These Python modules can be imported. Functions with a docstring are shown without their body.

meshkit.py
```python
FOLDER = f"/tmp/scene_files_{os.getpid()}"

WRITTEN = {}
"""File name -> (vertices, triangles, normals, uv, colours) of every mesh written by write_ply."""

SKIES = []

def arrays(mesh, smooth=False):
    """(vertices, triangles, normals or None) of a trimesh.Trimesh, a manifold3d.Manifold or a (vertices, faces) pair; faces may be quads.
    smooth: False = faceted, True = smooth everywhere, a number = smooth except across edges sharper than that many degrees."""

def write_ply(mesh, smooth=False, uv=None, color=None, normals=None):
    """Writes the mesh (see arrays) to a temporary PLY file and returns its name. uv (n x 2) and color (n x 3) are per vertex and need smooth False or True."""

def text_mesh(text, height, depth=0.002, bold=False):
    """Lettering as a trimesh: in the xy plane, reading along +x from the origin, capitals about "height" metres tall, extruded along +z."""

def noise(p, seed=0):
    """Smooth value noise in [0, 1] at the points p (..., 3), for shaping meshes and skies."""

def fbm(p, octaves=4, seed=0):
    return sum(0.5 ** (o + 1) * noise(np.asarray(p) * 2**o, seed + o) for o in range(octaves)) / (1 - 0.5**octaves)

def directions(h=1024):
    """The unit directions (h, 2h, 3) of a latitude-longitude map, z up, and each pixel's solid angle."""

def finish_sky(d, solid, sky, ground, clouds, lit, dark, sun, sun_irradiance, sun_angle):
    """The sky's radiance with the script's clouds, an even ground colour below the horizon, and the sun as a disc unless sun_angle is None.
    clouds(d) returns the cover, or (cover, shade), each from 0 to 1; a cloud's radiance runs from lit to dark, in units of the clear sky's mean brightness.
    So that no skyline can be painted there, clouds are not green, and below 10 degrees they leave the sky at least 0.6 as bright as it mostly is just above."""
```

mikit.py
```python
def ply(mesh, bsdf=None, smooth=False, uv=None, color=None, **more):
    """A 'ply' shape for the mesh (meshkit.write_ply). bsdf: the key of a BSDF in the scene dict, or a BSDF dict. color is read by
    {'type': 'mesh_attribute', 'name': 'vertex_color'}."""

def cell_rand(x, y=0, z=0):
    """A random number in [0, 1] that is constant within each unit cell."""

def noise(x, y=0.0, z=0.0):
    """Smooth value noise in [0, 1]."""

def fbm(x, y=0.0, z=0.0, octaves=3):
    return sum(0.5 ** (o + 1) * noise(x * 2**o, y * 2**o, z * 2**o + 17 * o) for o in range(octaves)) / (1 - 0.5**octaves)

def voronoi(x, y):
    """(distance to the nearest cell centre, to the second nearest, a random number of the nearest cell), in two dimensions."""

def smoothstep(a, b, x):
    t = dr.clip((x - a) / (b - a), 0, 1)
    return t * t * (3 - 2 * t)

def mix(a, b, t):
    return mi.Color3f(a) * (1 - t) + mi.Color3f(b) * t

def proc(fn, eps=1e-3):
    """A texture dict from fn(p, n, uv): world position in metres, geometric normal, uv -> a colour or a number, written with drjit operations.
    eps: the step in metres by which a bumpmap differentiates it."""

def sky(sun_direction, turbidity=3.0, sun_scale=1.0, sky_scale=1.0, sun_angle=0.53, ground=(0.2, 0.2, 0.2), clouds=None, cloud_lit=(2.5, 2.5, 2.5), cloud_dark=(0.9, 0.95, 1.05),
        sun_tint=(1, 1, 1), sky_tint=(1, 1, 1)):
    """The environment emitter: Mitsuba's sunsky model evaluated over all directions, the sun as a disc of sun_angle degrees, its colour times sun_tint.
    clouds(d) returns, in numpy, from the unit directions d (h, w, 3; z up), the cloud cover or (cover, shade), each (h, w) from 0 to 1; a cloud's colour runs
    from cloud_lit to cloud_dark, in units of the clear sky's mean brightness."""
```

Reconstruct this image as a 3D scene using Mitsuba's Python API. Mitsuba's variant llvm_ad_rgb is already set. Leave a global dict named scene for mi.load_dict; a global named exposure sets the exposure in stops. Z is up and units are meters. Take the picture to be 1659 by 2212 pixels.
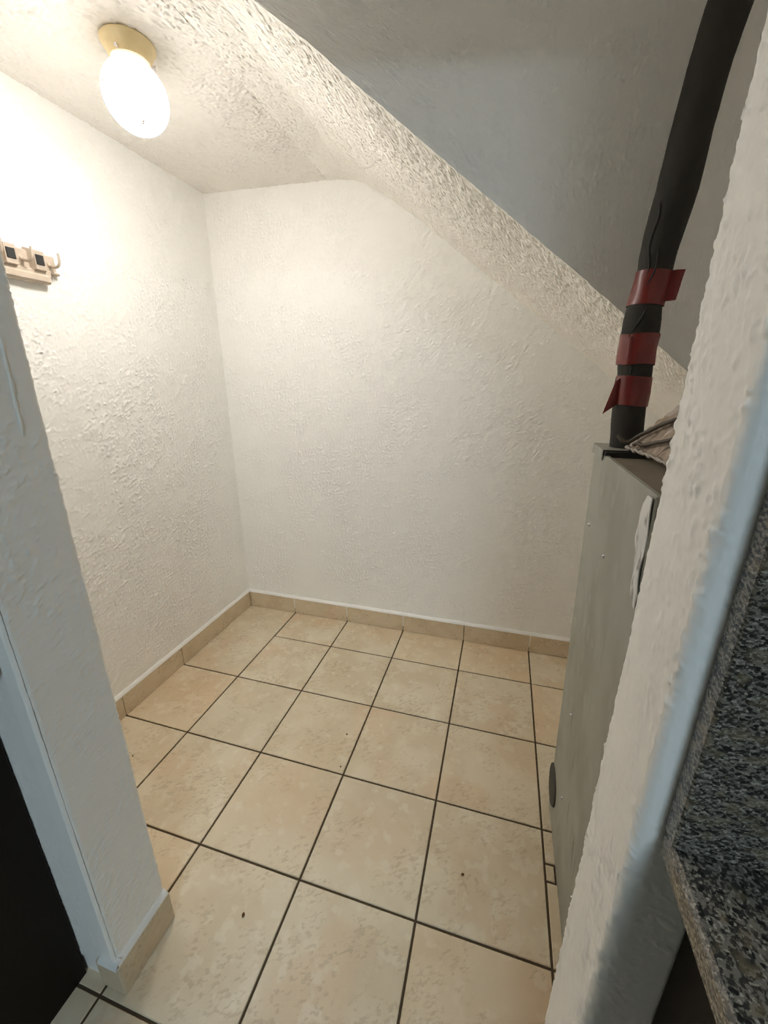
import math, random
import numpy as np, trimesh, drjit as dr, mitsuba as mi
from scipy.ndimage import gaussian_filter
import mikit
from mikit import noise, fbm, cell_rand, smoothstep, mix

T = mi.ScalarTransform4f
random.seed(7)
RNG = np.random.default_rng(7)

# ------------------------------------------------------------------ camera, lights, exposure
W_IMG, H_IMG, F_PX = 1659, 2212, 881.24
CAM = np.array([1.0981, -1.6574, 1.3286])
FWD = np.array([-0.26361, 0.91303, -0.31125])
exposure = 0.9
GLOBE = 80.0                     # peak radiance of the ceiling globe
GLOBE_COLOR = (1.0, 0.945, 0.865)
KITCHEN = 16.5                   # radiance of the kitchen's ceiling light
KITCHEN_COLOR = (0.74, 0.96, 1.10)

scene, labels = {}, {}
scene['camera'] = {
    'type': 'perspective', 'fov': math.degrees(2 * math.atan(W_IMG / 2 / F_PX)), 'fov_axis': 'x',
    'near_clip': 0.01, 'far_clip': 50.0,
    'to_world': T().look_at(origin=CAM.tolist(), target=(CAM + FWD).tolist(), up=[0, 0, 1])}


# ------------------------------------------------------------------ helpers
def put(key, mesh, bsdf, smooth=30, label=None, category=None, group=None, kind=None, **more):
    base, k = key, 1
    while key in scene:
        key = '%s_%03d' % (base, k)
        k += 1
    scene[key] = mikit.ply(mesh, bsdf, smooth=smooth, **more)
    tag(key, label, category, group, kind)
    return key


def tag(key, label=None, category=None, group=None, kind=None):
    d = {k: v for k, v in (('label', label), ('category', category), ('group', group), ('kind', kind)) if v}
    if d:
        labels[key] = d


def hull(pts):
    return trimesh.convex.convex_hull(np.asarray(pts, float))


def box(x0, x1, y0, y1, z0, z1, b=0.0):
    """A box with chamfered edges."""
    if b <= 0:
        return trimesh.creation.box(bounds=[[x0, y0, z0], [x1, y1, z1]])
    pts = []
    for x, sx in ((x0, 1), (x1, -1)):
        for y, sy in ((y0, 1), (y1, -1)):
            for z, sz in ((z0, 1), (z1, -1)):
                pts += [(x, y + sy * b, z + sz * b), (x + sx * b, y, z + sz * b), (x + sx * b, y + sy * b, z)]
    return hull(pts)


def slab_tile(x0, x1, y0, y1, z0, z1, b, dz=(0, 0, 0, 0)):
    """A tile: vertical sides, chamfered upper arris, its corners a little up or down."""
    pts = []
    for (x, sx, y, sy), d in zip(((x0, 1, y0, 1), (x1, -1, y0, 1), (x1, -1, y1, -1), (x0, 1, y1, -1)), dz):
        pts += [(x, y, z0), (x, y, z1 - b + d), (x + sx * b, y + sy * b, z1 + d)]
    return hull(pts)


def join(*ms):
    return trimesh.util.concatenate(list(ms))


def grid(fn, us, vs, flip=False):
    """A sheet through fn(u, v) -> (x, y, z)."""
    us, vs = np.asarray(us, float), np.asarray(vs, float)
    u, v = np.meshgrid(us, vs, indexing='ij')
    p = np.stack(fn(u, v), -1).reshape(-1, 3)
    n, m = len(us), len(vs)
    i, j = np.meshgrid(np.arange(n - 1), np.arange(m - 1), indexing='ij')
    q = np.stack([i * m + j, (i + 1) * m + j, (i + 1) * m + j + 1, i * m + j + 1], -1).reshape(-1, 4)
    f = np.vstack([q[:, [0, 1, 2]], q[:, [0, 2, 3]]])
    if flip:
        f = f[:, ::-1]
    return trimesh.Trimesh(p, f, process=False)


def tube(path, radius, sides=20, caps=True):
    p = np.asarray(path, float)
    r = np.broadcast_to(np.asarray(radius, float), (len(p),))
    t = np.gradient(p, axis=0)
    t /= np.linalg.norm(t, axis=1, keepdims=True)
    ref = np.array([0, 1.0, 0]) if abs(t[:, 1]).max() < 0.9 else np.array([0.3, 0.2, 1.0])
    a = np.cross(t, ref)
    a /= np.linalg.norm(a, axis=1, keepdims=True)
    b = np.cross(t, a)
    ang = np.arange(sides) * 2 * np.pi / sides
    v = p[:, None] + r[:, None, None] * (np.cos(ang)[None, :, None] * a[:, None] + np.sin(ang)[None, :, None] * b[:, None])
    i, j = np.meshgrid(np.arange(len(p) - 1), np.arange(sides), indexing='ij')
    q = np.stack([i * sides + j, i * sides + (j + 1) % sides, (i + 1) * sides + (j + 1) % sides, (i + 1) * sides + j], -1).reshape(-1, 4)
    v, f = v.reshape(-1, 3), np.vstack([q[:, [0, 1, 2]], q[:, [0, 2, 3]]])
    if caps:
        n = len(v)
        v = np.vstack([v, p[0], p[-1]])
        k = np.arange(sides)
        f = np.vstack([f, np.stack([k * 0 + n, (k + 1) % sides, k], 1),
                       np.stack([k * 0 + n + 1, (len(p) - 1) * sides + k, (len(p) - 1) * sides + (k + 1) % sides], 1)])
    m = trimesh.Trimesh(v, f, process=False)
    m.fix_normals()
    return m


def lathe(profile, n=48):
    """Revolves (r, z) about z."""
    m = trimesh.creation.revolve(np.asarray(profile, float), sections=n)
    c = m.bounds.mean(0)
    if np.sum((m.triangles_center - c) * m.face_normals * m.area_faces[:, None]) < 0:
        m.invert()
    return m


def vnoise(p, scale, seed=0, octaves=3):
    """numpy value noise in [-1, 1] for displacing vertices."""
    p = np.asarray(p, float) * scale + seed * 17.31
    out, amp = 0, 1.0
    for o in range(octaves):
        i = np.floor(p).astype(int)
        t = p - i
        t = t * t * (3 - 2 * t)
        r = 0
        for c in range(8):
            d = np.array([(c >> k) & 1 for k in range(3)])
            h = (i + d) @ np.array([374761393, 668265263, 2147483647 % 1000003])
            h = ((h ^ (h >> 13)) * 1274126177) & 0xFFFFFF
            r = r + (h / 8388607.5 - 1) * np.prod(np.where(d, t, 1 - t), axis=-1)
        out = out + amp * r
        p, amp = p * 2.03 + 5.7, amp * 0.5
    return out / 1.75


def field(shape, sigma):
    """Smooth random field of unit deviation; sigma in cells."""
    f = gaussian_filter(RNG.standard_normal(shape), sigma, mode='wrap')
    return f / f.std()


def step(a, b, x):
    t = np.clip((x - a) / (b - a), 0, 1)
    return t * t * (3 - 2 * t)


def relief(shape, cell, height, kind='knock', cover=0.0):
    """Heights of trowelled plaster over a grid of that cell size, in metres: crinkled ridges and crumbs in patches, or a pebbled spray coat."""
    mm = cell * 1000.0
    if kind == 'pebble':
        return 1.7 * height * (0.6 * field(shape, 2.0 / mm) + 0.45 * step(0.4, 1.6, field(shape, 2.6 / mm)) * 2 + 0.2 * field(shape, 6 / mm))
    a, b = field(shape, 3.6 / mm), field(shape, 4.4 / mm)
    ridges = np.exp(-(a / 0.33) ** 2) * step(-0.1, 0.9, b)
    crumbs = step(0.8, 1.4, field(shape, 2.6 / mm))
    patch = 0.5 + 0.5 * step(-0.7, 0.8, field(shape, 42 / mm) + cover)
    return 2.0 * height * ((ridges + 0.55 * crumbs) * patch + 0.20 * field(shape, 2.6 / mm) * patch + 0.16 * field(shape, 16 / mm))


def plaster_sheet(origin, du, dv, lu, lv, nrm, cell, height, kind='knock', cover=0.0):
    """A plane of plaster with real relief: origin + u*du + v*dv, raised along nrm."""
    n, m = int(lu / cell) + 2, int(lv / cell) + 2
    h = relief((n, m), cell, height, kind, cover)
    o, du, dv, nrm = (np.array(k, float) for k in (origin, du, dv, nrm))
    def fn(u, v):
        q = o + u[..., None] * lu * du + v[..., None] * lv * dv + h[..., None] * nrm
        return q[..., 0], q[..., 1], q[..., 2]
    return grid(fn, np.linspace(0, 1, n), np.linspace(0, 1, m), flip=np.dot(np.cross(du, dv), nrm) < 0)


# ------------------------------------------------------------------ materials
def two(b):
    return {'type': 'twosided', 'bsdf': b}


def plaster(color, rough=0.55, spec=0.3):
    def col(p, n, uv):
        m = fbm(p.x * 3, p.y * 3, p.z * 3, 3)
        return mi.Color3f(*color) * (0.975 + 0.05 * m)
    return two({'type': 'principled', 'base_color': mikit.proc(col), 'roughness': rough, 'specular': spec})


WALL_C = (0.905, 0.90, 0.88)
scene['mat_wall'] = plaster(WALL_C)
scene['mat_jamb'] = plaster(WALL_C, rough=0.45, spec=0.4)
scene['mat_slope'] = plaster((0.89, 0.87, 0.825), rough=0.7, spec=0.2)
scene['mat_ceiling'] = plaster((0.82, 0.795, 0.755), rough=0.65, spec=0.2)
scene['mat_fresh_paint'] = two({'type': 'principled', 'base_color': {'type': 'rgb', 'value': [0.93, 0.93, 0.915]}, 'roughness': 0.35, 'specular': 0.5})
scene['mat_kitchen_ceiling'] = plaster((0.55, 0.54, 0.52))
scene['mat_kitchen_wall'] = plaster((0.20, 0.19, 0.18))
scene['mat_trim_paint'] = two({'type': 'principled', 'base_color': {'type': 'rgb', 'value': [0.86, 0.85, 0.83]}, 'roughness': 0.4, 'specular': 0.5})


def tile_material(hue, seed, patchy=1.0):
    def col(p, n, uv):
        x, y, z = p.x + seed * 0.731, p.y - seed * 0.413, p.z + seed * 0.2
        c = mix((0.545, 0.445, 0.315), (0.485, 0.380, 0.255), smoothstep(0.35, 0.7, fbm(x * 9, y * 9, z * 9, 4)))
        c = mix(c, (0.50, 0.345, 0.215), 0.5 * patchy * smoothstep(0.48, 0.75, fbm(x * 5 + 31, y * 5, z * 5 + 3, 3)))
        c = mix(c, (0.60, 0.51, 0.385), 0.45 * smoothstep(0.55, 0.75, fbm(x * 38 + 3, y * 38, z * 38, 4)))
        rx, ry = 0.83 * x + 0.55 * y, -0.55 * x + 0.83 * y
        fl = fbm(rx * 85, ry * 170, z * 90 + 7, 4)
        where = smoothstep(0.42, 0.62, fbm(x * 15 + 11, y * 15, z * 15, 3))
        c = mix(c, (0.30, 0.215, 0.125), 0.38 * smoothstep(0.50, 0.72, fl) * where)
        return c * mi.Color3f(hue[0] * 1.29, hue[1] * 1.37, hue[2] * 1.46)
    return two({'type': 'principled', 'base_color': mikit.proc(col), 'roughness': 0.38, 'specular': 0.4})


TILE_MATS = []
for k, hue in enumerate([(1.0, 1.0, 1.0), (1.03, 0.99, 0.95), (0.98, 0.99, 1.0), (1.02, 1.01, 1.0)]):
    scene['mat_tile_%d' % k] = tile_material(hue, k * 3.7)
    TILE_MATS.append('mat_tile_%d' % k)
scene['mat_base_tile'] = tile_material((0.90, 0.87, 0.84), 21.3, 0.8)
scene['mat_grout'] = two({'type': 'principled', 'base_color': {'type': 'rgb', 'value': [0.075, 0.055, 0.035]}, 'roughness': 0.9, 'specular': 0.1})


# ------------------------------------------------------------------ the closet and its doorway: sizes in metres, x along the back wall, y into the closet, z up
XL, XR = -0.312, 1.95            # side walls of the closet
YB = 0.249                       # back wall
YI, YO = -1.157, -1.295          # inner and outer face of the doorway wall
DL, DR = 0.378, 1.268            # the doorway
HC, HK = 2.13, 2.44              # ceilings of closet and kitchen
KX0, KX1, KY = -1.3, 3.1, -4.2   # the kitchen
P = 0.33                         # tile spacing

BACK_PROFILE = np.array([(0.30, 2.1165), (0.36, 2.112), (0.41, 2.105), (0.46, 2.090), (0.50, 2.070), (0.55, 2.040), (0.62, 1.993), (0.693, 1.943), (0.886, 1.797), (1.078, 1.652),
                         (1.27, 1.506), (1.461, 1.357), (1.95, 0.985)])
FRONT_PROFILE = np.array([(0.30, 2.130), (0.37, 2.129), (0.42, 2.121), (0.46, 2.102), (0.50, 2.079), (0.553, 2.045), (0.637, 1.988), (0.73, 1.917), (0.815, 1.855), (0.972, 1.738),
                          (1.179, 1.587), (1.338, 1.467), (1.493, 1.347), (1.95, 0.993)])


def stair_y(x):
    return -0.69 + 0.1776 * (x - 0.43)


def ceil_z(x, y):
    t = np.clip((x - XL) / 0.612, 0, 1)
    w = np.clip((y + 0.69) / 0.94, 0, 1)
    return HC - 0.0135 * t * w


# floor: grout bed, then every tile
put('floor', box(KX0, KX1, KY, YB + 0.1, -0.12, -0.0035), 'mat_grout', kind='structure')
cols = [XL + 0.002, 0.0, P, 2 * P, 3 * P, 4 * P, 5 * P, XR - 0.002]
rows = [YB - 0.002, 0.0, -P, -2 * P, -3 * P, -4 * P]
G = 0.003


def floor_tile(x0, x1, y0, y1):
    d = RNG.normal(0, 0.00035, 4)
    put('floor__tile', slab_tile(x0 + G, x1 - G, y0 + G, y1 - G, -0.011, 0.0, 0.0016, d), random.choice(TILE_MATS), smooth=False)


floor_tile(cols[0], cols[1], -P, rows[0])
for c in range(len(cols) - 1):
    for r in range(len(rows) - 1):
        if c == 0 and r < 2:
            continue
        if c == 5 and r == 3:      # the tile beside the cabinet has a little inset piece cut into it
            floor_tile(cols[c], cols[c + 1], rows[r + 1], -0.803)
            floor_tile(1.3475, cols[c + 1], -0.803, -0.757)
            floor_tile(cols[c], 1.3475, -0.803, -0.757)
            floor_tile(cols[c], cols[c + 1], -0.757, rows[r])
            continue
        floor_tile(cols[c], cols[c + 1], rows[r + 1], rows[r])
for c in range(-3, 9):
    for r in range(4, 12):
        x0, x1 = max(KX0, c * P), min(KX1, (c + 1) * P)
        floor_tile(x0, x1, -(r + 1) * P, -r * P)

# walls of the closet: a plain core with a sheet of trowelled plaster in front
CELL = 0.003
SET = 0.004
put('wall_back', join(box(XL - 0.1, XR + 0.1, YB + SET, YB + 0.1, -0.1, 2.3), box(1.54, XR + 0.1, YB, YB + 0.05, -0.1, 2.3),
                      plaster_sheet((XL - 0.004, YB, 0.09), (1, 0, 0), (0, 0, 1), 1.86, 2.06, (0, -1, 0), CELL, 0.0010, cover=0.35)), 'mat_wall', smooth=True, kind='structure')
put('wall_left', join(box(XL - 0.1, XL - SET, YI, YB, -0.1, 2.3), plaster_sheet((XL, YI, 0.09), (0, 1, 0), (0, 0, 1), YB + 0.003 - YI, 2.06, (1, 0, 0), CELL, 0.0012, cover=0.7)),
    'mat_wall', smooth=True, kind='structure')
put('wall_right', box(XR, XR + 0.1, YI, YB, -0.1, 2.3), 'mat_wall', smooth=False, kind='structure')

# flat ceiling, with the stair soffit curving down out of it
nu, nv = 205, 470
hc = relief((nu, nv), 0.003, 0.0016, cover=1.1)
def flat_fn(u, v):
    x, y = XL - 0.003 + (0.303 - XL) * u, YI + (YB + 0.003 - YI) * v
    return x, y, ceil_z(x, y) - hc
flat = grid(flat_fn, np.linspace(0, 1, nu), np.linspace(0, 1, nv), flip=True)
front = grid(lambda u, v: (u, YI + (stair_y(u) + 0.01 - YI) * v, np.full_like(u, HC)), np.linspace(0.30, XR, 30), np.linspace(0, 1, 6), flip=True)
slab = box(XL - 0.1, XR + 0.1, YI, YB + 0.1, 2.26, 2.34)
put('ceiling', join(flat, front, slab), 'mat_ceiling', smooth=True, kind='structure')

xs = np.concatenate([np.linspace(0.30, 1.56, 600), np.linspace(1.56, 1.95, 30)[1:]])
vs_ = np.linspace(0, 1, 350)
hs = relief((len(xs), len(vs_)), 0.0026, 0.0009, 'pebble') + 0.0005 * field((len(xs), len(vs_)), 9)
hk = relief((len(xs), len(vs_)), 0.003, 0.0011, cover=0.4)
wk = step(0.36, 0.52, xs)[:, None]
hs = hs * wk + hk * (1 - wk)


def front_edge(u):
    pts = np.stack([u, u * 0, u * 0], -1)
    return stair_y(u) + 0.0025 * vnoise(pts, 9, 3) + 0.0020 * vnoise(pts, 75, 5), np.interp(u, FRONT_PROFILE[:, 0], FRONT_PROFILE[:, 1]) + 0.0024 * vnoise(pts, 60, 1) * np.clip((u - 0.36) / 0.1, 0, 1)


def soffit(u, v):
    yf, zf = front_edge(u)
    zb = np.interp(u, BACK_PROFILE[:, 0], BACK_PROFILE[:, 1])
    y = yf + (YB + 0.004 - yf) * v
    return u, y, zf + (zb - zf) * v - hs * np.clip(v * 60, 0, 1)


put('ceiling_slope', grid(soffit, xs, vs_, flip=True), 'mat_slope', smooth=True, kind='structure')
vk = np.linspace(0, 1, 230)
hw = relief((len(xs), len(vk)), 0.0032, 0.0009, cover=0.0)


def stair_face(u, v):
    yf, zf = front_edge(u)
    fade = np.clip(v * 40, 0, 1)
    return u, yf * (1 - fade) + stair_y(u) * fade - hw * fade, zf + (2.14 - zf) * v


put('wall_stair', grid(stair_face, xs, vk), 'mat_wall', smooth=True, kind='structure')


# the doorway wall: two ends with softly rounded plaster corners, and the header over the opening
def rounded_end(x_end, x_far, z0, z1, rad, cell=0.0024):
    """A wall end: a core, and around its end a plaster skin that turns two rounded corners."""
    s = 1 if x_end > x_far else -1
    prof, nrm = [], []
    def run(p, q, n):
        for t in np.arange(0, np.hypot(q[0] - p[0], q[1] - p[1]), cell) / np.hypot(q[0] - p[0], q[1] - p[1]):
            prof.append((p[0] + (q[0] - p[0]) * t, p[1] + (q[1] - p[1]) * t))
            nrm.append(n)
    run((x_end - s * 0.20, YO), (x_end - s * rad, YO), (0, -1))
    for a in np.radians(np.arange(-90, 0, math.degrees(cell / rad))):
        prof.append((x_end - s * rad + s * rad * math.cos(a), YO + rad + rad * math.sin(a)))
        nrm.append((s * math.cos(a), math.sin(a)))
    run((x_end, YO + rad), (x_end, YI - rad), (s, 0))
    for a in np.radians(np.arange(0, 90, math.degrees(cell / rad))):
        prof.append((x_end - s * rad + s * rad * math.cos(a), YI - rad + rad * math.sin(a)))
        nrm.append((s * math.cos(a), math.sin(a)))
    run((x_end - s * rad, YI), (x_end - s * 0.06, YI), (0, 1))
    prof, nrm = np.array(prof), np.array(nrm)
    zs = np.arange(z0, z1, cell)
    h = relief((len(prof), len(zs)), cell, 0.0011, cover=0.4)
    on_end = (np.abs(nrm[:, 0]) > 0.6)[:, None]
    h = h * np.where(on_end, 0.8, 0.4) + 0.0011 * gaussian_filter(RNG.standard_normal(len(zs)), 22)[None, :] * 4 * np.abs(nrm[:, :1])
    def fn(u, v):
        q = prof[:, None, :] + nrm[:, None, :] * h[..., None]
        return q[..., 0], q[..., 1], np.broadcast_to(zs[None, :], q.shape[:2])
    skin = grid(fn, np.arange(len(prof)), np.arange(len(zs)), flip=s < 0)
    x0, x1 = sorted((x_far, x_end - s * 0.004))
    y0, y1 = sorted((x_far, x_end - s * 0.19))
    return join(skin, box(x0, x1, YO + SET, YI - SET, -0.05, HK), box(y0, y1, YO, YI, -0.05, HK))


put('wall_doorway_left', rounded_end(DL, KX0, 0.06, 2.06, 0.008), 'mat_jamb', smooth=True, kind='structure')
put('wall_doorway_right', rounded_end(DR, KX1, -0.01, 2.06, 0.011), 'mat_jamb', smooth=True, kind='structure')
put('wall_doorway_header', box(DL - 0.02, DR + 0.02, YO, YI, 2.05, HK, 0.004), 'mat_jamb', smooth=False, kind='structure')
# thicker painted plaster ridge on the outer face beside the left jamb
ridge = grid(lambda u, v: (0.342 + 0.035 * u + 0.002 * vnoise(np.stack([u, v, v], -1) * [0, 1, 1], 14, 2) * (1 - u),
                           YO - 0.0062 * np.clip(np.minimum(u * 14, (1 - u) * 9), 0, 1) ** 0.6 + 0.0012 + 0.0007 * vnoise(np.stack([u * 0.03, v * 2, v], -1), 30, 7), 0.10 + 1.95 * v), np.linspace(0, 1, 30), np.linspace(0, 1, 260))
put('wall_doorway_left__plaster_ridge', ridge, 'mat_fresh_paint', smooth=40)

# kitchen shell
put('wall_kitchen_back', box(KX0 - 0.1, KX1 + 0.1, KY - 0.1, KY, -0.1, HK + 0.1), 'mat_kitchen_wall', smooth=False, kind='structure')
put('wall_kitchen_left', box(KX0 - 0.1, KX0, KY, YO, -0.1, HK + 0.1), 'mat_kitchen_wall', smooth=False, kind='structure')
put('wall_kitchen_right', box(KX1, KX1 + 0.1, KY, YO, -0.1, HK + 0.1), 'mat_kitchen_wall', smooth=False, kind='structure')
put('ceiling_kitchen', box(KX0 - 0.1, KX1 + 0.1, KY - 0.1, YI, HK, HK + 0.1), 'mat_kitchen_ceiling', smooth=False, kind='structure')

# tile baseboards with a painted bead of caulk on top
HB = 0.097


def bead(key, p0, p1, nrm):
    p0, p1, nrm = (np.array(a, float) for a in (p0, p1, nrm))
    n = max(12, int(np.linalg.norm(p1 - p0) / 0.012))
    prof = [(-0.004, -0.001), (0.0125, -0.001), (0.0118, 0.003), (0.007, 0.0085), (0.0015, 0.0135), (-0.004, 0.0145)]
    def fn(u, v):
        c = p0[None, None] + (p1 - p0)[None, None] * u[..., None]
        k = (v * 5).round().astype(int)
        a, b = np.array(prof)[k, 0], np.array(prof)[k, 1]
        w = 0.0012 * vnoise(c, 22, 4) * (k >= 3)
        q = c + nrm * (a + w)[..., None] + np.array([0, 0, 1.0]) * (b + 1.6 * w)[..., None]
        return q[..., 0], q[..., 1], q[..., 2]
    put(key, grid(fn, np.linspace(0, 1, n), np.linspace(0, 1, 6)), 'mat_trim_paint', smooth=40, label='white painted caulk bead along the top of the tiles')


TB = 0.0115
put('baseboard_back', box(XL, XR, YB - 0.004, YB, 0, HB - 0.004), 'mat_grout', kind='structure')
for x0, x1 in zip(cols[:-1], cols[1:]):
    put('baseboard_back__tile', box(x0 + (TB if x0 == cols[0] else 0) + 0.0012, x1 - 0.0012, YB - TB, YB - 0.001, 0.001, HB, 0.0014), 'mat_base_tile', smooth=False)
bead('baseboard_back__caulk', (XL, YB, HB), (XR, YB, HB), (0, -1, 0))
for x in (0.0, P, 2 * P, 4 * P):
    put('baseboard_back__joint', box(x - 0.002, x + 0.002, YB - TB + 0.0002, YB - 0.002, 0.03, HB), 'mat_trim_paint')
put('baseboard_left', box(XL, XL + 0.004, YI, YB, 0, HB - 0.004), 'mat_grout', kind='structure')
for y0, y1 in zip([-1.157, -0.99, -0.66, -P], [-0.99, -0.66, -P, YB - 0.002]):
    put('baseboard_left__tile', box(XL + 0.001, XL + TB, y0 + 0.001, y1 - 0.001, 0.001, HB, 0.0014), 'mat_base_tile', smooth=False)
bead('baseboard_left__caulk', (XL, YI, HB), (XL, YB, HB), (1, 0, 0))
put('baseboard_doorway', box(DL - 0.03, DL + 0.003, YO - 0.002, YI, 0, HB - 0.004), 'mat_grout', kind='structure')
put('baseboard_doorway__tile', box(DL - 0.001, DL + 0.0115, YO - 0.006, YI + 0.002, 0.001, HB, 0.0016), 'mat_base_tile', smooth=False)
put('baseboard_doorway__tile', box(0.322, DL + 0.0098, YO - 0.0085, YO + 0.002, 0.001, HB - 0.008, 0.0016), 'mat_base_tile', smooth=False)
bead('baseboard_doorway__caulk', (DL - 0.002, YO - 0.004, HB - 0.001), (DL - 0.002, YI, HB - 0.001), (1, 0, 0))
bead('baseboard_doorway__caulk', (0.335, YO, HB - 0.002), (DL + 0.01, YO, HB - 0.002), (0, -1, 0))

# ------------------------------------------------------------------ globe lamp on the ceiling (gives the closet its light)
LX, LY = 0.109, -0.549
scene['mat_canopy'] = two({'type': 'principled', 'base_color': mikit.proc(lambda p, n, uv: mix((0.82, 0.68, 0.41), (0.70, 0.55, 0.29), fbm(p.x * 60, p.y * 60, p.z * 60, 3))),
                           'roughness': 0.38, 'specular': 0.5})
scene['mat_opal'] = two({'type': 'principled', 'base_color': {'type': 'rgb', 'value': [0.85, 0.80, 0.70]}, 'roughness': 0.3})
scene['mat_speck'] = two({'type': 'diffuse', 'reflectance': {'type': 'rgb', 'value': [0.12, 0.06, 0.025]}})
scene['mat_steel'] = two({'type': 'roughconductor', 'material': 'Cr', 'alpha': 0.25})
at = lambda m, x=LX, y=LY, z=0: m.apply_translation((x, y, z)) or m
canopy = lathe([(0.0, 2.128), (0.0605, 2.1275), (0.0628, 2.125), (0.0625, 2.1215), (0.0600, 2.1185), (0.0575, 2.1140), (0.0545, 2.1085), (0.0512, 2.1025), (0.0485, 2.0975), (0.0468, 2.0935), (0.0462, 2.0910), (0.0452, 2.0908),
                (0.0445, 2.096), (0.0, 2.10)], 64)
put('ceiling_lamp__canopy', at(canopy), 'mat_canopy', smooth=40, label='yellowed cream bell-shaped canopy')
R_G, Z_G = 0.0772, 2.02
a = np.linspace(math.asin(0.0405 / R_G), math.pi, 60)
globe = lathe([(R_G * math.sin(t), Z_G + R_G * math.cos(t)) for t in a], 72)
collar = lathe([(0.0395, 2.0955), (0.0432, 2.0955), (0.0440, 2.0940), (0.0440, 2.0885), (0.0428, 2.0868), (0.0405, 2.0850), (0.0395, 2.0850), (0.0395, 2.0955)], 64)


def glow(p, n, uv):
    h = dr.clip((Z_G + R_G - p.z) / (2 * R_G), 0, 1)
    return mi.Color3f(*GLOBE_COLOR) * (GLOBE * (0.006 + 0.994 * smoothstep(0.27, 1.0, h)))


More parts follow.
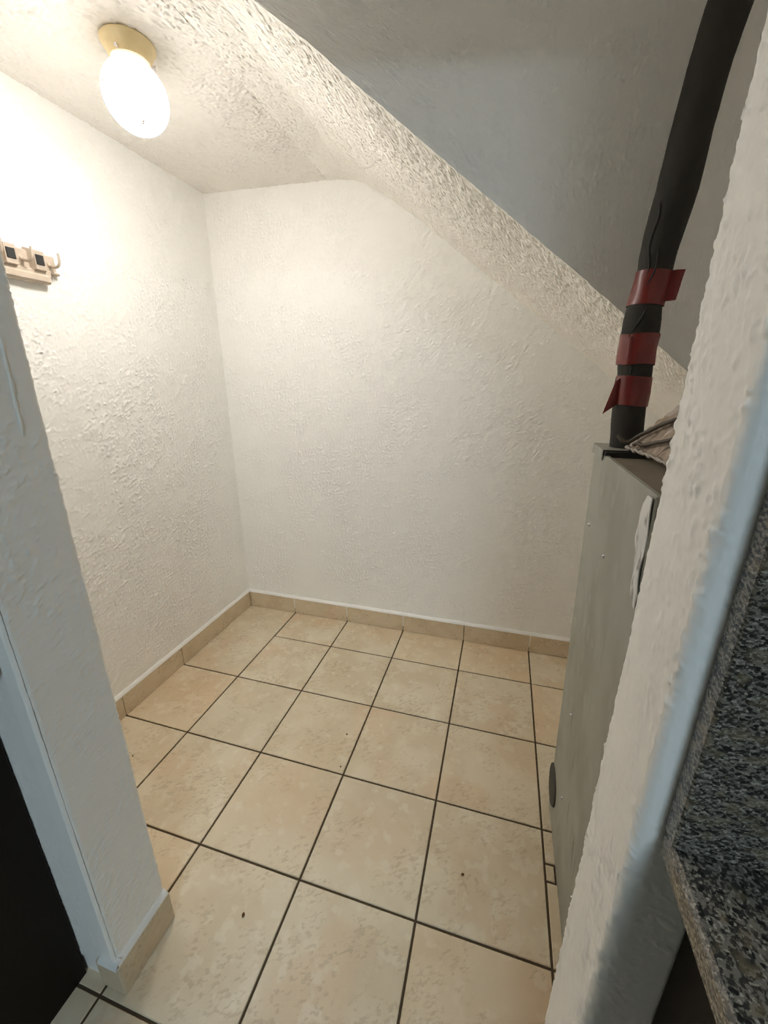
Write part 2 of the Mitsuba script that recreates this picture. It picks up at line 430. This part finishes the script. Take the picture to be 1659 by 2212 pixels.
globe_v = np.asarray(at(globe).vertices)
globe_uv = np.stack([np.arctan2(globe_v[:, 1] - LY, globe_v[:, 0] - LX) / (2 * np.pi) + 0.5, (globe_v[:, 2] - Z_G + R_G) / (2 * R_G)], -1)
put('ceiling_lamp__globe', globe, 'mat_opal', smooth=True, uv=globe_uv, label='glowing opal glass globe', emitter={'type': 'area', 'radiance': mikit.proc(glow)})
put('ceiling_lamp__globe_collar', at(collar), 'mat_opal', smooth=40, emitter={'type': 'area', 'radiance': {'type': 'rgb', 'value': [0.32, 0.28, 0.22]}})
for k in range(3):
    ang = math.radians(42 + 120 * k)
    s = trimesh.creation.cylinder(radius=0.0016, height=0.014, sections=12)
    h = trimesh.creation.cylinder(radius=0.0036, height=0.003, sections=12)
    h.apply_translation((0, 0, 0.0075))
    s = join(s, h)
    s.apply_transform(trimesh.geometry.align_vectors([0, 0, 1], [math.cos(ang), math.sin(ang), 0]))
    s.apply_translation((LX + 0.0475 * math.cos(ang), LY + 0.0475 * math.sin(ang), 2.0935))
    put('ceiling_lamp__thumbscrew', s, 'mat_steel')
for dx, dy, dz in ((-0.35, -0.93, 0.02), (0.40, -0.30, -0.90), (0.46, -0.33, -0.86)):
    d = np.array([dx, dy, dz])
    d /= np.linalg.norm(d)
    s = trimesh.creation.icosphere(subdivisions=1, radius=1.0)
    s.apply_scale((0.0030, 0.0013, 0.0008))
    s.apply_transform(trimesh.geometry.align_vectors([0, 0, 1], d))
    s.apply_translation(np.array([LX, LY, Z_G]) + d * (R_G + 0.0004))
    put('ceiling_lamp__dirt_fleck', s, 'mat_speck')
tag('ceiling_lamp', 'lit opal globe lamp with yellowed canopy on the textured ceiling', 'ceiling lamp')

# kitchen ceiling light, behind the camera
KLX, KLY = 1.6, -3.4
scene['mat_white_metal'] = two({'type': 'principled', 'base_color': {'type': 'rgb', 'value': [0.8, 0.8, 0.8]}, 'roughness': 0.4})
put('kitchen_light__housing', at(lathe([(0.0, 2.439), (0.345, 2.439), (0.345, 2.405), (0.335, 2.400), (0.332, 2.415), (0.0, 2.415)], 48), KLX, KLY), 'mat_white_metal', smooth=35)
put('kitchen_light__diffuser', at(lathe([(0.331, 2.404), (0.25, 2.392), (0.13, 2.385), (0.0, 2.383)][::-1], 48), KLX, KLY), 'mat_opal', smooth=True,
    emitter={'type': 'area', 'radiance': {'type': 'rgb', 'value': [KITCHEN * c for c in KITCHEN_COLOR]}})
tag('kitchen_light', 'round flush ceiling light in the kitchen outside the doorway', 'ceiling light')

# ------------------------------------------------------------------ grey air handler cabinet behind the right jamb
def cab_col(p, n, uv):
    c = mix((0.262, 0.270, 0.240), (0.222, 0.222, 0.192), smoothstep(0.35, 0.7, fbm(p.x * 4, p.y * 9, p.z * 4, 3)))
    streak = smoothstep(0.62, 0.8, fbm(p.x * 8, p.y * 60, p.z * 7, 3))
    c = mix(c, (0.10, 0.098, 0.085), 0.55 * streak * smoothstep(0.4, 0.6, fbm(p.x * 3, p.y * 7, p.z * 3 + 4, 2)))
    pale = smoothstep(0.62, 0.72, fbm(p.x * 5 + 3, p.y * 40, p.z * 14, 2))
    return mix(c, (0.34, 0.355, 0.325), 0.18 * pale)


scene['mat_cabinet'] = two({'type': 'principled', 'base_color': mikit.proc(cab_col), 'roughness': 0.5, 'specular': 0.4})
scene['mat_cabinet_top'] = two({'type': 'principled', 'base_color': mikit.proc(lambda p, n, uv: mix((0.10, 0.082, 0.06), (0.17, 0.145, 0.11), fbm(p.x * 25, p.y * 25, p.z * 25, 3))), 'roughness': 0.8})
scene['mat_black'] = two({'type': 'principled', 'base_color': {'type': 'rgb', 'value': [0.010, 0.010, 0.010]}, 'roughness': 0.6})
scene['mat_rubber'] = two({'type': 'principled', 'base_color': {'type': 'rgb', 'value': [0.030, 0.031, 0.028]}, 'roughness': 0.7})
CBX, CBY, CTX, CTY, CH, CD, CW = 1.348, -0.561, 1.308, -0.603, 1.175, 0.434, 0.38


def cab(x, y, z):
    """A point of the slightly leaning cabinet: x from its left face, y from its back edge (towards the doorway negative), z up."""
    t = z / CH
    return (CBX + (CTX - CBX) * t + x, CBY + (CTY - CBY) * t + y, z)


def cab_box(x0, x1, y0, y1, z0, z1, b=0.0):
    m = box(x0, x1, y0, y1, z0, z1, b)
    m.vertices = np.array([cab(*v) for v in m.vertices])
    return m


put('air_handler__side_panel', cab_box(0, 0.010, -CD, 0, 0.001, CH, 0.002), 'mat_cabinet', smooth=False)
put('air_handler__back_panel', cab_box(0.010, CW, -0.012, 0, 0.001, CH - 0.002, 0.002), 'mat_cabinet', smooth=False)
put('air_handler__front_frame', cab_box(0.010, CW, -CD, -CD + 0.012, 0.001, CH - 0.03, 0.001), 'mat_black', smooth=False)
put('air_handler__side_panel', cab_box(CW - 0.010, CW, -CD + 0.012, -0.012, 0.001, CH, 0.002), 'mat_cabinet', smooth=False)
put('air_handler__top_panel', cab_box(0.010, CW - 0.010, -CD + 0.001, -0.012, CH - 0.012, CH - 0.0035, 0.001), 'mat_cabinet_top', smooth=False, label='brown dusty top panel')
scene['mat_access'] = two({'type': 'principled', 'base_color': {'type': 'rgb', 'value': [0.045, 0.075, 0.10]}, 'roughness': 0.4})
put('air_handler__access_panel', cab_box(0.022, CW - 0.02, -CD - 0.014, -CD + 0.001, 0.03, CH - 0.035, 0.003), 'mat_access', smooth=False, label='dark blue grey front access panel')
# bent cap over the back corner
cap_ = join(cab_box(-0.0035, 0.085, -0.098, 0.003, CH + 0.0085, CH + 0.0105, 0.0008), cab_box(-0.0040, -0.0015, -0.098, 0.003, CH - 0.012, CH + 0.0105, 0.0008), cab_box(-0.0035, 0.16, -0.012, 0.003, CH - 0.012, CH + 0.0105, 0.0008))
put('air_handler__corner_cap', cap_, 'mat_cabinet', smooth=False)
put('air_handler__slot', cab_box(0.0, 0.11, -0.112, -0.014, CH - 0.004, CH + 0.0075), 'mat_black', smooth=False, label='black open gap under the corner cap')


def face_pt(y, z, out=0.0):
    """World point on the left face at world y and z."""
    t = z / CH
    return np.array([CBX + (CTX - CBX) * t - out, y, z])


for y, z in ((-0.648, 0.999), (-0.812, 0.988), (-0.715, 0.500), (-0.735, 0.235), (-0.950, 0.200)):
    s = lathe([(0.0, 0.004), (0.0028, 0.0036), (0.0042, 0.002), (0.0046, 0.0), (0.0, 0.0)], 16)
    s.apply_transform(trimesh.geometry.align_vectors([0, 0, 1], [-1, 0, 0]))
    s.apply_translation(face_pt(y, z))
    put('air_handler__screw', s, 'mat_steel', smooth=40)
s = lathe([(0.0, 0.006), (0.052, 0.006), (0.058, 0.005), (0.060, 0.002), (0.060, 0.0), (0.0, 0.0)], 40)
s.apply_transform(trimesh.geometry.align_vectors([0, 0, 1], [-1, 0, 0]))
s.apply_translation((1.3440, -0.602, 0.124))
put('air_handler__round_plug', s, 'mat_rubber', smooth=30, label='black round plug low on the side')
# torn white paper on the front margin of the left face
prof = [(-1.006, 1.168), (-1.031, 1.170), (-1.032, 1.12), (-1.029, 1.06), (-1.033, 1.02), (-1.030, 0.994), (-1.020, 0.996), (-1.012, 1.006), (-1.004, 1.022), (-0.999, 1.040), (-0.995, 1.062), (-0.998, 1.075), (-0.988, 1.098), (-0.991, 1.115), (-0.987, 1.138), (-0.993, 1.152)]
from shapely.geometry import Polygon
pm = trimesh.creation.extrude_polygon(Polygon(prof).buffer(0), 0.0015)
pm = pm.subdivide().subdivide()
pv = pm.vertices.copy()
pm.vertices = np.array([face_pt(v[0], v[1], v[2] + 0.0012 + 0.0012 * math.sin(v[1] * 60 + v[0] * 90)) for v in pv])
pm.fix_normals()
scene['mat_paper'] = two({'type': 'principled', 'base_color': mikit.proc(lambda p, n, uv: mix((0.62, 0.62, 0.62), (0.30, 0.30, 0.30), smoothstep(0.55, 0.7, fbm(p.x * 30, p.y * 120, p.z * 30, 3)))), 'roughness': 0.8})
put('air_handler__torn_paper', pm, 'mat_paper', smooth=False, label='torn strip of white paper')
tag('air_handler', 'tall grey metal air handler cabinet standing behind the right jamb', 'air handler')

# ------------------------------------------------------------------ the insulated pipe rising from it
PIPE = np.array([[1.3938, -0.6656, 1.931, 0.0333], [1.3884, -0.6604, 1.9028, 0.0335], [1.3838, -0.6549, 1.8685, 0.0331], [1.3793, -0.6501, 1.8319, 0.0328], [1.3764, -0.6458, 1.793, 0.0329],
                 [1.3738, -0.6422, 1.7513, 0.0333], [1.3716, -0.6394, 1.707, 0.0342], [1.3687, -0.6375, 1.6603, 0.0350], [1.364, -0.6374, 1.6222, 0.0346], [1.3599, -0.6378, 1.5924, 0.0335],
                 [1.3567, -0.6382, 1.5579, 0.0316], [1.3561, -0.6382, 1.5255, 0.0304], [1.3534, -0.6391, 1.4979, 0.0312], [1.3495, -0.6406, 1.4681, 0.0310], [1.349, -0.6408, 1.4614, 0.0318],
                 [1.3488, -0.6413, 1.4393, 0.0342], [1.3494, -0.6417, 1.4168, 0.0342], [1.3502, -0.6417, 1.4098, 0.0338], [1.3493, -0.6428, 1.3824, 0.0332], [1.3504, -0.6436, 1.3544, 0.0328],
                 [1.3519, -0.6436, 1.3435, 0.0321], [1.353, -0.6437, 1.3334, 0.0319], [1.3525, -0.6452, 1.3045, 0.0321], [1.3523, -0.6467, 1.2761, 0.0321], [1.354, -0.6479, 1.2472, 0.0323],
                 [1.3565, -0.649, 1.2179, 0.0319], [1.359, -0.6513, 1.1760, 0.0318]])


def pipe_at(z):
    o = PIPE[::-1]
    return np.stack([np.interp(z, o[:, 2], o[:, k]) for k in (0, 1)] + [np.asarray(z, float), np.interp(z, o[:, 2], o[:, 3])], -1)


scene['mat_foam'] = two({'type': 'bumpmap', 'arbitrary': mikit.proc(lambda p, n, uv: 0.0014 * fbm(p.x * 90, p.y * 90, p.z * 50, 3), eps=1e-3), 'scale': 1.0,
                         'bsdf': {'type': 'principled', 'base_color': mikit.proc(lambda p, n, uv: mix((0.016, 0.016, 0.0145), (0.036, 0.035, 0.030), fbm(p.x * 30, p.y * 30, p.z * 12, 3))), 'roughness': 0.75, 'specular': 0.3}})


def tape_col(p, n, uv):
    return mix((0.165, 0.018, 0.014), (0.095, 0.010, 0.009), fbm(p.x * 40, p.y * 40, p.z * 25, 3))


scene['mat_tape'] = two({'type': 'principled', 'base_color': mikit.proc(tape_col), 'roughness': 0.35, 'specular': 0.5})
zs = np.concatenate([np.linspace(1.187, 1.93, 110), [2.0, 2.07, 2.14]])
pp = pipe_at(zs)
top = zs > 1.931
pp[top, 0] += (zs[top] - 1.931) * 0.16
pp[top, 1] -= (zs[top] - 1.931) * 0.12
foam = tube(pp[:, :3], pp[:, 3] - 0.0006, 40)
foam.vertices += 0.0012 * vnoise(foam.vertices, 26, 3)[:, None] * (foam.vertices - np.stack([np.interp(foam.vertices[:, 2], zs, pp[:, k]) for k in (0, 1)] + [foam.vertices[:, 2]], -1)) / 0.033
put('insulated_pipe__foam_sleeve', foam, 'mat_foam', smooth=50)


def around(z, deg, out):
    q = pipe_at(z)
    a = np.radians(deg)
    return np.stack([q[..., 0] + (q[..., 3] + out) * np.cos(a), q[..., 1] + (q[..., 3] + out) * np.sin(a), np.broadcast_to(z, q[..., 0].shape)], -1)


def slit(z0, z1, d0, d1, w=0.0016):
    z = np.linspace(z0, z1, 30)
    d = d0 + (d1 - d0) * (z - z0) / (z1 - z0) + 5 * np.sin(z * 75)
    r = w * np.clip(np.minimum((z - z0), (z1 - z)) / 0.012, 0.15, 1)
    put('insulated_pipe__seam', tube(around(z, d, 0.0002), r, 8), 'mat_black', smooth=40)


slit(1.478, 1.64, 236, 222)
slit(1.485, 1.56, 246, 258, 0.0020)
slit(1.415, 1.462, 232, 262, 0.0022)
slit(1.332, 1.356, 245, 240, 0.0018)


def tape(z0, z1, d0, d1, tails=()):
    """A wrap of tape: a thin band round the sleeve, with loose ends given as (start angle, points (outward, upward) along the end)."""
    def fn(u, v):
        d = d0 + (d1 - d0) * u
        z = z0 + (z1 - z0) * v + 0.002 * np.sin(u * 9)
        q = around(z, d, 0.0014 + 0.0006 * np.sin(u * 23 + v * 5) + 0.0012 * u)
        return q[..., 0], q[..., 1], q[..., 2]
    put('insulated_pipe__tape_band', grid(fn, np.linspace(0, 1, 80), np.linspace(0, 1, 14)), 'mat_tape', smooth=50, label='band of dark red tape')


tape(1.4660, 1.5262, 150, 505)
tape(1.3545, 1.4125, 215, 585)
tape(1.2740, 1.3325, 150, 515)


def flap(corners, bow, nu=14, nv=14):
    """A loose tape end between four corners, bowed along one direction."""
    c = [np.array(k, float) for k in corners]
    def fn(u, v):
        q = sum(w[..., None] * k for w, k in (((1 - u) * (1 - v), c[0]), (u * (1 - v), c[1]), (u * v, c[2]), ((1 - u) * v, c[3])))
        q = q + np.array(bow) * (np.sin(np.pi * u) + 0.25 * np.sin(2 * np.pi * v))[..., None]
        return q[..., 0], q[..., 1], q[..., 2]
    put('insulated_pipe__tape_end', grid(fn, np.linspace(0, 1, nu), np.linspace(0, 1, nv)), 'mat_tape', smooth=50, label='loose end of red tape')


a0 = around(np.array([1.470, 1.524]), 318, 0.0024)
flap([a0[0], a0[0] + [0.0185, -0.006, 0.001], a0[1] + [0.0200, -0.008, -0.001], a0[1]], (0.001, -0.002, 0))
a0 = around(np.array([1.2760, 1.3300]), 205, 0.0026)
flap([a0[0] + [0.004, 0, 0], a0[0] + [-0.0215, -0.004, -0.020], a0[1] + [-0.007, -0.003, -0.008], a0[1] + [0.004, 0, 0]], (-0.001, -0.003, 0))
a0 = around(np.array([1.3560, 1.4060]), 222, 0.0030)
flap([a0[0], a0[0] + [0.010, -0.006, 0.0], a0[1] + [0.007, -0.006, 0.002], a0[1]], (0, -0.002, 0))
tag('insulated_pipe', 'black foam covered pipe with red tape rising from the grey cabinet', 'pipe')

# ------------------------------------------------------------------ brown wrap and cables lying on the cabinet
def wrap(u, v):
    b0, b1, t0, t1 = np.array([1.350, -0.694, 1.1905]), np.array([1.377, -0.905, 1.189]), np.array([1.3735, -0.692, 1.2225]), np.array([1.484, -0.756, 1.358])
    q = ((1 - u) * (1 - v))[..., None] * b0 + (u * (1 - v))[..., None] * b1 + (u * v)[..., None] * t1 + ((1 - u) * v)[..., None] * t0
    h = 0.0010 * np.sin(u * 60 + 3 * v) + 0.0035 * vnoise(q, 30, 5)
    return q[..., 0] - 0.5 * h, q[..., 1], np.maximum(q[..., 2] + h, 1.1885)


def wrap_col(p, n, uv):
    c = mix((0.23, 0.175, 0.135), (0.40, 0.325, 0.26), fbm(p.x * 28, p.y * 90, p.z * 28, 3))
    c = mix(c, (0.07, 0.045, 0.03), 0.8 * smoothstep(0.6, 0.72, fbm(p.x * 12, p.y * 110, p.z * 20 + 9, 2)))
    return mix(c, (0.55, 0.50, 0.46), 0.7 * smoothstep(0.66, 0.74, fbm(p.x * 25 + 7, p.y * 40, p.z * 30, 2)))


scene['mat_wrap'] = two({'type': 'principled', 'base_color': mikit.proc(wrap_col), 'roughness': 0.6})
put('duct_wrap__sheet', grid(wrap, np.linspace(0, 1, 140), np.linspace(0, 1, 60)), 'mat_wrap', smooth=40)
zz = np.linspace(0, 1, 60)
edge = np.stack(wrap(zz, np.zeros(60)), -1) + [-0.001, 0, 0.0015]
scene['mat_foil'] = two({'type': 'principled', 'base_color': mikit.proc(lambda p, n, uv: mix((0.45, 0.42, 0.38), (0.22, 0.19, 0.16), fbm(p.x * 50, p.y * 90, p.z * 50, 3))), 'roughness': 0.5})
put('duct_wrap__torn_edge', tube(edge, 0.0035 + 0.0012 * np.sin(zz * 40), 10), 'mat_foil', smooth=40, label='pale torn lower edge')
tag('duct_wrap', 'crumpled brown fibrous wrap lying on top of the grey cabinet beside the pipe', 'insulation wrap')
scene['mat_cable'] = two({'type': 'principled', 'base_color': {'type': 'rgb', 'value': [0.062, 0.050, 0.038]}, 'roughness': 0.5})


def spline(pts, n=50):
    from scipy.interpolate import CubicSpline
    p = np.array(pts, float)
    t = np.concatenate([[0], np.cumsum(np.linalg.norm(np.diff(p, axis=0), axis=1))])
    return CubicSpline(t, p)(np.linspace(0, t[-1], n))




def on_wrap(pts, lift):
    """Points on the wrap at (u, v), lifted off its face."""
    u, v = np.array(pts, float).T
    p, a, b = (np.stack(wrap(u + du, v + dv), -1) for du, dv in ((0, 0), (0.01, 0), (0, 0.01)))
    n = np.cross(a - p, b - p)
    n /= np.linalg.norm(n, axis=1, keepdims=True)
    n *= np.where(n[:, 2:] < 0, -1, 1)
    return p + n * lift + np.array([-0.3, -0.5, 0.8]) * 0.002


put('cable', tube(spline(np.vstack([[(1.327, -0.707, 1.2185), (1.331, -0.710, 1.2120), (1.340, -0.716, 1.2045)], on_wrap([(0.13, 0.40), (0.25, 0.50), (0.40, 0.53), (0.60, 0.53), (0.80, 0.55), (0.97, 0.57)], 0.0075)])), 0.0042, 12),
    'mat_cable', smooth=50, label='upper grey brown cable curling from the foot of the pipe over the wrap', category='cable')
put('cable', tube(spline(on_wrap([(0.15, 0.10), (0.22, 0.17), (0.31, 0.15), (0.45, 0.17), (0.62, 0.22), (0.80, 0.26), (0.97, 0.28)], 0.0062)), 0.0036, 12),
    'mat_cable', smooth=50, label='lower grey brown cable drooping over the wrap under the other cable', category='cable')

# ------------------------------------------------------------------ hook rack on the left wall
scene['mat_rack'] = two({'type': 'principled', 'base_color': mikit.proc(lambda p, n, uv: mix((0.56, 0.48, 0.40), (0.46, 0.385, 0.31), fbm(p.x * 50, p.y * 50, p.z * 50, 2))), 'roughness': 0.4, 'specular': 0.5})
RY = -0.538
rail = join(box(XL - 0.001, XL + 0.011, RY - 0.30, RY, 1.634, 1.690, 0.004), box(XL - 0.001, XL + 0.020, RY - 0.30, RY - 0.026, 1.622, 1.642, 0.005), box(XL - 0.001, XL + 0.027, RY - 0.30, RY - 0.034, 1.604, 1.630, 0.006), box(XL + 0.004, XL + 0.017, RY - 0.055, RY + 0.004, 1.636, 1.645, 0.003))
put('hook_rack__rail', rail, 'mat_rack', smooth=30)
for k in range(3):
    yc = RY - 0.062 - 0.079 * k
    blk = hull([(XL, yc - 0.024, 1.634), (XL, yc + 0.024, 1.634), (XL, yc - 0.024, 1.698), (XL, yc + 0.024, 1.698),
                (XL + 0.030, yc - 0.015, 1.640), (XL + 0.030, yc + 0.015, 1.640), (XL + 0.030, yc - 0.015, 1.690), (XL + 0.030, yc + 0.015, 1.690)])
    holder = put('hook_rack__holder', blk, 'mat_rack', smooth=False)
    put(holder + '__grip_pad', box(XL + 0.0285, XL + 0.0322, yc - 0.0115, yc + 0.0115, 1.6525, 1.6795, 0.001), 'mat_black', smooth=False, label='black square rubber pad')
    hy = yc + 0.041
    path = spline([(XL + 0.006, hy, 1.662), (XL + 0.024, hy, 1.657), (XL + 0.038, hy + 0.001, 1.656), (XL + 0.0485, hy + 0.002, 1.663), (XL + 0.051, hy + 0.003, 1.676), (XL + 0.051, hy + 0.003, 1.692)], 30)
    hook = join(tube(path, np.linspace(0.0044, 0.0030, 30), 12), at(trimesh.creation.icosphere(subdivisions=2, radius=0.0075), XL + 0.010, hy, 1.662))
    put('hook_rack__hook', hook, 'mat_rack', smooth=50)
tag('hook_rack', 'cream plastic hook rack with black grip pads on the left wall', 'hook rack')

# ------------------------------------------------------------------ kitchen counters on both sides of the doorway
def granite(p, n, uv):
    wx = 1.4 * fbm(p.x * 120, p.y * 120, p.z * 120, 2)
    a = fbm(p.x * 330 + wx, p.y * 330 - wx, p.z * 360, 3)
    c = mix((0.165, 0.150, 0.125), (0.034, 0.032, 0.028), smoothstep(0.40, 0.60, a))
    b = fbm(p.x * 420 + 40, p.y * 420, p.z * 440 + 7, 3)
    c = mix(c, (0.40, 0.37, 0.315), 0.75 * smoothstep(0.56, 0.72, b))
    k = fbm(p.x * 260 + 80, p.y * 260, p.z * 280 + 31, 3)
    c = mix(c, (0.014, 0.014, 0.013), smoothstep(0.60, 0.68, k))
    d = fbm(p.x * 90 + 9, p.y * 90, p.z * 90, 3)
    return mix(c, (0.22, 0.175, 0.105), 0.4 * smoothstep(0.52, 0.72, d))


scene['mat_granite'] = two({'type': 'principled', 'base_color': mikit.proc(granite), 'roughness': 0.25, 'specular': 0.5})
scene['mat_cupboard'] = two({'type': 'principled', 'base_color': mikit.proc(lambda p, n, uv: mix((0.008, 0.0055, 0.004), (0.014, 0.010, 0.007), fbm(p.x * 30, p.y * 30, p.z * 3, 3))), 'roughness': 0.6, 'specular': 0.15})
put('granite_countertop', box(1.289, KX1, -1.95, YO - 0.003, 0.867, 0.897, 0.004), 'mat_granite', smooth=False, label='dark speckled granite countertop right of the doorway', category='countertop')
put('granite_backsplash', box(1.289, KX1, YO - 0.024, YO - 0.002, 0.8975, 1.40, 0.002), 'mat_granite', smooth=False, label='upright speckled granite slab on the wall right of the doorway', category='backsplash')
put('granite_countertop', box(KX0, 0.341, -1.95, YO - 0.003, 0.867, 0.897, 0.004), 'mat_granite', smooth=False, label='speckled granite countertop left of the doorway', category='countertop')


def cupboard(x0, x1, label):
    k = 'base_cupboard' if 'base_cupboard__carcass' not in scene else 'base_cupboard_001'
    put(k + '__carcass', box(x0, x1, -1.88, YO - 0.003, 0.09, 0.866, 0.002), 'mat_cupboard', smooth=False)
    put(k + '__toe_kick', box(x0 + 0.004, x1 - 0.004, -1.80, YO - 0.004, 0.0, 0.09), 'mat_cupboard', smooth=False)
    n = 3
    w = (x1 - x0) / n
    for i in range(n):
        d = put(k + '__door', box(x0 + w * i + 0.004, x0 + w * (i + 1) - 0.004, -1.90, -1.8805, 0.11, 0.85, 0.003), 'mat_cupboard', smooth=False)
        put(d + '__knob', at(trimesh.creation.icosphere(subdivisions=2, radius=0.012), x0 + w * i + 0.05, -1.911, 0.78), 'mat_steel', smooth=True)
    tag(k, label, 'cupboard')


cupboard(KX0 + 0.004, 0.270, 'dark base cupboard under the countertop left of the doorway')
cupboard(1.334, KX1 - 0.004, 'dark base cupboard under the countertop right of the doorway')

# crumbs on the floor, and a run of dried paint on the left jamb
for x, y, r, say in ((0.6109, -0.4966, 0.0036, 'dark crumb near the middle of the closet floor, farther of the two on one tile'),
                     (0.64, -0.6344, 0.0032, 'dark crumb near the middle of the closet floor, beside a crossing of the tile joints'),
                     (1.0962, -0.8529, 0.0042, 'dark crumb on the floor tile nearest the grey cabinet'),
                     (0.557, -1.1031, 0.0048, 'larger dark crumb on the front floor tile beside the left jamb'),
                     (-0.1145, -0.8076, 0.0032, 'tiny dark crumb on the floor at the left wall, just behind the left jamb')):
    m = trimesh.creation.icosphere(subdivisions=2, radius=1.0)
    m.vertices *= 1 + 0.25 * vnoise(m.vertices + x * 50, 1.7, 2)[:, None]
    m.apply_scale((r, r * 0.7, r * 0.45))
    m.apply_transform(trimesh.transformations.rotation_matrix(x * 9, [0, 0, 1]))
    m.apply_translation((x, y, -m.bounds[0][2] + 0.0003))
    put('floor_crumb', m, 'mat_speck', smooth=True, label=say, category='crumb', group='dark crumbs on the floor tiles')
t = np.linspace(0, 1, 40)
drip = np.stack([np.full(40, DL + 0.0008) + 0.0006 * np.sin(t * 17), -1.1915 - 0.0047 * t, 1.385 - 0.142 * t], -1)
put('wall_doorway_left__paint_run', tube(drip, 0.0014 + 0.0008 * np.sin(t * np.pi) + 0.0004 * np.sin(t * 31), 10), 'mat_trim_paint', smooth=50)
